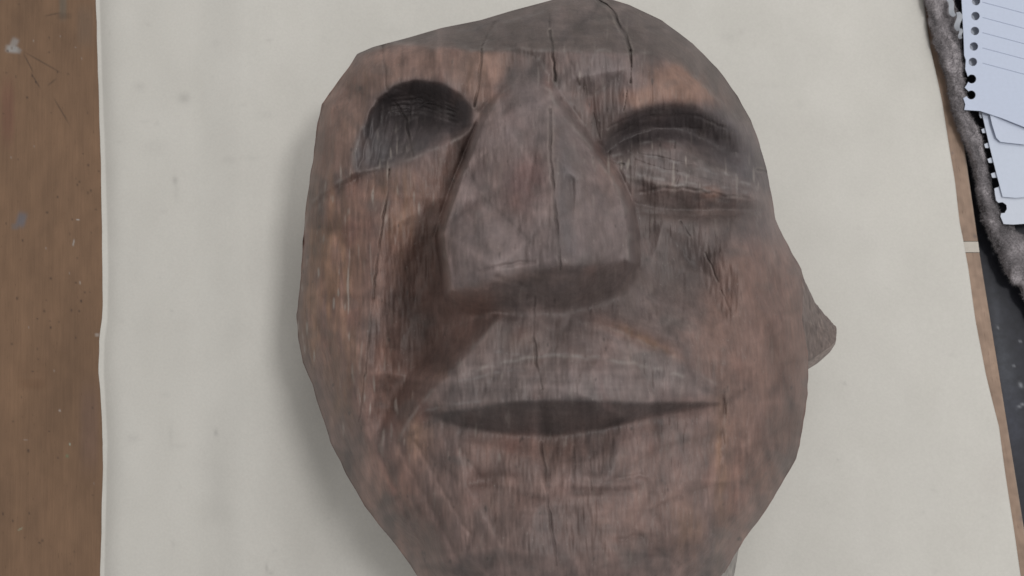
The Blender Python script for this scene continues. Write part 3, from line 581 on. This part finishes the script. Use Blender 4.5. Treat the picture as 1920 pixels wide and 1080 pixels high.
def q4(y0, y1, a, b): return [(a(y0), y0), (b(y0), y0), (b(y1), y1), (a(y1), y1)]
la = lambda y: np.interp(y, [-220, 0, 1080, 1420], [1684.6, 1720, 1892, 1948.6])
lb = lambda y: np.interp(y, [-220, 0, 200, 300, 450, 600, 1080, 1420], [1738, 1768, 1799, 1813, 1834, 1854, 1938, 1990])
slab('edge_strip', q4(-220, 452, la, lb), 0.0004, 0.026, M_STRIP, table, 24, 160, strip_col, 0.0004)
slab('joint_filler', q4(453, 473, la, lambda y: lb(y)-0.5), 0.0001, 0.022, M_FILL, table, 8, 6, lambda a, b: np.ones(a.shape+(3,))*.6)
slab('edge_strip', q4(474, 1420, la, lb), 0.0004, 0.026, M_STRIP, table, 24, 200, strip_col, 0.0004).name = 'edge_strip.001'

# ------------------------------------------------------------------ black surface beside the table
ZB = -0.012
def black_col(px, py):
    c = np.ones(px.shape+(3,))*np.array([0.020, 0.021, 0.029])
    def sm(cx, cy, sx, sy, a, col, rot=0):
        co, si = math.cos(math.radians(rot)), math.sin(math.radians(rot)); x, y = px-cx, py-cy
        k = a*np.exp(-((co*x+si*y)/sx)**2-((-si*x+co*y)/sy)**2)[..., None]; c[:] = c*(1-k)+np.array(col)*k
    sm(1868, 590, 10, 60, .5, (.06, .065, .08), -8); sm(1885, 690, 16, 60, .6, (.065, .07, .085), -10); sm(1900, 790, 20, 60, .5, (.055, .06, .085), -8)
    for a in [(1914,722,3,5),(1871,614,2,3),(1913,640,2,2),(1901,686,2,2),(1862,477,2,1.5),(1915,760,8,2)]: sm(*a, .7, (.3, .31, .34), -30)
    return c
slab('black_seat', [(1700, -220), (2250, -220), (2250, 1420), (1700, 1420)], ZB, 0.02, M_BLACK, None, 180, 400, black_col)
o = bpy.data.objects['black_seat']; tag(o, 'smudged black surface beside the wooden table edge, under the notebook pages', 'seat')
slab('floor', [(-1500, -1500), (3500, -1500), (3500, 2600), (-1500, 2600)], -0.60, 0.02, M_BLACK, None, 4, 4, lambda a, b: np.ones(a.shape+(3,))*.12)['kind'] = 'structure'

# ------------------------------------------------------------------ grey woollen edge
WC = [(-200,1735,28),(-60,1756,28),(0,1764,28),(60,1775,27),(95,1781,22),(130,1788,17),(170,1793,14),(210,1801,13),(250,1817,14),(300,1834,12),(350,1846,15),(400,1856,17),(440,1876,22),(480,1905,32),(520,1940,42),(600,2010,60),(700,2080,80)]
def build_wool():
    a = np.array(WC, float); tt = np.linspace(0, 1, len(a)); t = np.linspace(0, 1, 300)
    y, x, w_ = (np.interp(t, tt, a[:, k]) for k in range(3)); x, y, w_ = (np.convolve(np.pad(v, 6, 'edge'), np.ones(13)/13, 'valid') for v in (x, y, w_))
    dx, dy = np.gradient(x), np.gradient(y); L = np.hypot(dx, dy); nx, ny = -dy/L, dx/L; nx, ny = -nx, -ny
    ph = np.linspace(0, 2*np.pi, 41)[:-1]; N = len(t)
    z0 = np.interp(y, [-200, 60, 200, 400, 700], [0.006, 0.0055, 0.003, -0.003, -0.006])
    nn = nz((N, 40), 1.5, 2.2, 71)*0.07+nz((N, 40), 4, 9, 72)*0.10
    rr = 1+nn; off = np.cos(ph)[None]*w_[:, None]*rr; up = np.sin(ph)[None]*0.0055*rr
    px = x[:, None]+nx[:, None]*off; py = y[:, None]+ny[:, None]*off; h = z0[:, None]+up
    V = unproj(px, py, h); i = np.arange(N*40).reshape(N, 40)
    F = np.stack([i[:-1].ravel(), np.roll(i, -1, 1)[:-1].ravel(), np.roll(i, -1, 1)[1:].ravel(), i[1:].ravel()], 1)
    tone = 1+0.28*nz((N, 40), 1.6, 3.5, 73)+0.18*nz((N, 40), 4, 12, 74)
    c = np.array([0.255, 0.235, 0.245])*np.clip(tone, .35, 2)[..., None]
    o = mesh_np('wool_blanket', V.reshape(-1, 3), F[:, ::-1], M_WOOL, col=c.reshape(-1, 3))
    # loose fibres: thin bent slivers standing off the surface
    r = np.random.default_rng(75); K = 26000; ii = r.integers(1, N-1, K); jj = r.integers(0, 21, K)
    p = V[ii, jj]; q = V[ii, (jj+20) % 40]; cen = (p+q)/2; nrm = p-cen; nrm /= np.linalg.norm(nrm, axis=1)[:, None]+1e-9
    dr = nrm*0.5+r.normal(size=(K, 3))*0.8; dr /= np.linalg.norm(dr, axis=1)[:, None]; ln = r.uniform(.0006, .0019, K)[:, None]
    sd = np.cross(dr, r.normal(size=(K, 3))); sd /= np.linalg.norm(sd, axis=1)[:, None]; wd = 0.00007
    mid = p+dr*ln*.5+r.normal(size=(K, 3))*0.0003; end = p+dr*ln+r.normal(size=(K, 3))*0.0006
    Vf = np.stack([p-sd*wd, p+sd*wd, mid+sd*wd, mid-sd*wd, end], 1).reshape(-1, 3); b = np.arange(K)*5
    Ft = np.concatenate([np.stack([b, b+1, b+2], 1), np.stack([b, b+2, b+3], 1), np.stack([b+3, b+2, b+4], 1)])
    cf = np.repeat(np.array([0.24, 0.225, 0.235])*r.uniform(.5, 1.6, (K, 1)), 5, 0)
    f = mesh_np('wool_fibres', Vf, Ft, M_WOOL, None, False, cf); f.parent = o; f['kind'] = 'stuff'; return o
tag(build_wool(), 'fuzzy grey woollen blanket edge running between the table lipping and the notebook pages', 'blanket')

# ------------------------------------------------------------------ notebook pages with torn binding holes
def page(name, outline, holes, z, thick, label, lines=(), tint=(0.50, 0.56, 0.70), parent=None, curl=None, step=2.0):
    """flat page cut from a fine grid of cells: cells inside the outline and outside every hole are kept"""
    xs = [p[0] for p in outline]; ys = [p[1] for p in outline]; x0, x1, y0, y1 = min(xs), max(xs), min(ys), max(ys)
    # outline with arcs: exact polygon filled by constrained triangulation
    vs = [Vector(p) for p in outline]; es = [(i, (i+1) % len(vs)) for i in range(len(vs))]
    hole_c = []
    for (cx, cy, r) in holes:
        b = len(vs); hole_c.append((cx, cy, r))
        for k in range(18): a = k/18*2*math.pi; vs.append(Vector((cx+r*math.cos(a), cy+r*math.sin(a))))
        es += [(b+k, b+(k+1) % 18) for k in range(18)]
    for (lx0, ly0, lx1, ly1, wd) in lines:
        n = 14
        for sgn in (-1, 1):
            b = len(vs)
            for k in range(n+1): vs.append(Vector((lx0+(lx1-lx0)*k/n, ly0+(ly1-ly0)*k/n+sgn*wd/2)))
            es += [(b+k, b+k+1) for k in range(n)]
    rr = np.random.default_rng(3)
    for x in np.arange(x0+7, x1, 14):
        for y in np.arange(y0+7, y1, 14): vs.append(Vector((x+rr.uniform(-3, 3), y+rr.uniform(-3, 3))))
    ov, oe, of, *_ = delaunay_2d_cdt(vs, es, [], 0, 1e-4)
    def inside(x, y):
        c = False; j = len(outline)-1
        for i in range(len(outline)):
            xi, yi = outline[i]; xj, yj = outline[j]
            if (yi > y) != (yj > y) and x < (xj-xi)*(y-yi)/(yj-yi)+xi: c = not c
            j = i
        return c and not any(math.hypot(x-a, y-b) < r for a, b, r in hole_c)
    F = []
    inkf = []
    for f in of:
        cx = sum(ov[i].x for i in f)/len(f); cy = sum(ov[i].y for i in f)/len(f)
        if inside(cx, cy):
            F.append(list(f)[:3])
            inkf.append(any(lx0 <= cx <= lx1 and abs(cy-(ly0+(ly1-ly0)*(cx-lx0)/(lx1-lx0))) < wd/2 for lx0, ly0, lx1, ly1, wd in lines))
    used = sorted({i for f in F for i in f}); mp = {v: k for k, v in enumerate(used)}
    x = np.array([ov[i].x for i in used]); y = np.array([ov[i].y for i in used]); h = np.full(len(x), z)
    if curl: h = h+curl(x, y)
    T = unproj(x, y, h); B = T.copy(); B[:, 2] -= thick; n = len(used)
    faces = [tuple(mp[i] for i in f) for f in F]
    cnt = {}
    for f in faces:
        for a, b in zip(f, f[1:]+f[:1]): cnt[(a, b)] = cnt.get((a, b), 0)+1
    side = [(a, b) for (a, b) in cnt if (b, a) not in cnt]
    allf = [f[::-1] for f in faces]+[tuple(n+i for i in f) for f in faces]+[(a, b, n+b, n+a) for a, b in side]
    me = bpy.data.meshes.new(name); me.from_pydata(np.concatenate([T, B]).tolist(), [], allf)
    m2 = NT(name+'_stock'); nn = m2.noise(500, 1, 3, .6); cc = m2.mix(1.0, tint, m2.ramp(nn, [(0.3, G(.98)), (.7, G(1.02))]), 'MULTIPLY'); m2.l(cc, m2.b.inputs['Base Color']); m2.b.inputs['Roughness'].default_value = .8
    me.materials.append(m2.m); me.materials.append(M_INK)
    for k, v in enumerate(inkf):
        if v: me.polygons[k].material_index = 1
    me.update(); o = bpy.data.objects.new(name, me); COL.objects.link(o)
    if label: tag(o, label, 'page')
    return o
M_INK = simple('ruled_line_ink', (0.30, 0.34, 0.46), 0.8)
RX = 2130
def tear(pts): return pts
# lowest page: torn tabs between its holes show past the pages above
ZP = 0.004
def tabbed(x0, y0, x1, y1, pitch, depth, right):
    """left edge with open torn holes from (x0,y0) down to (x1,y1)"""
    L = math.hypot(x1-x0, y1-y0); n = int(L/pitch); ux, uy = (x1-x0)/L, (y1-y0)/L; nx, ny = uy, -ux; out = []
    for k in range(n):
        b = k*pitch; P_ = lambda s, d: (x0+ux*(b+s)+nx*d, y0+uy*(b+s)+ny*d)
        j = random.uniform(-1.5, 1.5)
        out += [P_(0, j), P_(pitch*.26, j+1), P_(pitch*.30, depth*.35)]
        for a in range(1, 8): q = a/8*math.pi; out.append(P_(pitch*(.63)-math.cos(q)*pitch*.36, depth*.35+math.sin(q)*depth*.65))
        out += [P_(pitch*.96, depth*.35), P_(pitch, j+1)]
    return out
low = [(1822, -160)]+tabbed(1822, 120, 1868, 376, 28.5, 17, 1)+[(1864,366),(1866,384),(1871,392)]
g1 = page('notebook_page', [(1817,-160),(1816,128),(1834,150)]+tabbed(1836, 214, 1864, 362, 28.5, 15, 1)+[(1866,366),(1868,376),(1872,380),(1880,379),(1887,384),(1888,392),(1884,399),(1877,400),(1876,406),(1882,420),(1900,421),(RX,405),(RX,-160)], [], ZP, 0.0002, 'lowest white notebook page, its torn binding holes showing beside the woollen edge', tint=(0.57, 0.61, 0.70))
g2 = page('notebook_page', [(1838,-160),(1841,211),(1849,246),(1858,284),(1868,324),(1880,369),(1905,371),(RX,350),(RX,-160)], [], ZP+0.0012, 0.0002, 'plain middle notebook page with a straight left edge, between the lowest and the topmost page', tint=(0.55, 0.60, 0.71))
g3 = page('notebook_page', [(1852,-160),(1856,214),(1860,232),(1868,258),(1876,266),(1920,271),(RX,262),(RX,-160)], [], ZP+0.0026, 0.0002, 'small page corner with a rounded fold just below the topmost ruled page', tint=(0.54, 0.59, 0.71), curl=lambda x, y: 0.0008*np.exp(-((x-1862)/10)**2))
edge = [(1800,-160),(1803,0),(1806,40),(1807,74),(1808,104),(1812,112),(1811,122),(1817,134),(1813,142),(1810,152),(1816,160),(1815,170),(1806,181),(1811,193),(1808,206)]
top_holes = [(1830,2,8),(1829,30,8),(1828,58,8),(1826,87,8),(1824,116,8),]+[(1831+k*.8, 2-k*28.5, 8) for k in range(1, 6)]
lines = [(1842, 2+28.6*k+2, RX-4, 2+28.6*k+2+0.262*(RX-1842), 1.5) for k in range(-6, 5)]
edge2 = [(1800,-160),(1803,0),(1806,40),(1806,74),(1807,100),(1808,128),(1812,140),(1815.5,142.5)]
def notch(cx, cy, r, a0, a1): return [(cx+r*math.cos(math.radians(a)), cy+r*math.sin(math.radians(a))) for a in np.linspace(a0, a1, 12)]
g4 = page('notebook_page', [(1800,-160),(1803,0),(1807,74),(1808,104),(1811,112)]+notch(1824,117,8,-165,-195+360-10)[:0]+[(1810,130),(1813,138)]+notch(1822,148,8.5,-150,140)+[(1812,160),(1809,164),(1816,171)]+notch(1821,178,8.5,-130,165)+[(1806,184),(1810,196),(1808,206),(1838,208),(1880,222),(1925,240),(RX,305),(RX,-160)], top_holes, ZP+0.0042, 0.0002, 'topmost white notebook page ruled with grey lines, punched holes down its left edge', lines=lines, tint=(0.52, 0.575, 0.71), curl=lambda x, y: 0.0015*smooth(1830, 1800, x))
# curled scraps of the torn binding edge
def scrap(cx, cy, a, ln, wd, z):
    n = 10; V = []
    for k in range(n+1):
        s = k/n-.5; x = cx+math.cos(a)*s*ln-math.sin(a)*wd*.8*math.sin(s*5); y = cy+math.sin(a)*s*ln+math.cos(a)*wd*.8*math.sin(s*5); ww = wd*(.55+.45*math.cos(s*3))
        for d in (-1, 1): V.append(unproj(x-math.sin(a)*ww*d, y+math.cos(a)*ww*d, z+0.002*math.cos(s*4)))
    V = np.array(V); V2 = V.copy(); V2[:, 2] -= 0.0003; m = (n+1)*2; F = []
    for k in range(n): b = 2*k; F += [(b, b+1, b+3, b+2), (m+b+2, m+b+3, m+b+1, m+b), (b, b+2, m+b+2, m+b), (b+3, b+1, m+b+1, m+b+3)]
    F += [(1, 0, m, m+1), (m-2, m-1, 2*m-1, 2*m-2)]
    return mesh_np('paper_scrap', np.concatenate([V, V2]), F, M_SCRAP, None, False)
M_SCRAP = simple('torn_paper', (0.36, 0.38, 0.42), .8)
for (cx, cy, a, ln, wd, lb_) in [(1784,14,1.0,34,6,'upper curled paper scrap beside the wool at the top corner'),(1797,40,1.35,34,6,'long curled paper scrap between the wool and the topmost page'),(1801,63,1.2,18,4,'smallest paper scrap, at the lower end of the curled scraps')]:
    tag(scrap(cx, cy, a, ln, wd, 0.014), lb_, 'paper scrap', 'torn scraps of the binding edge')
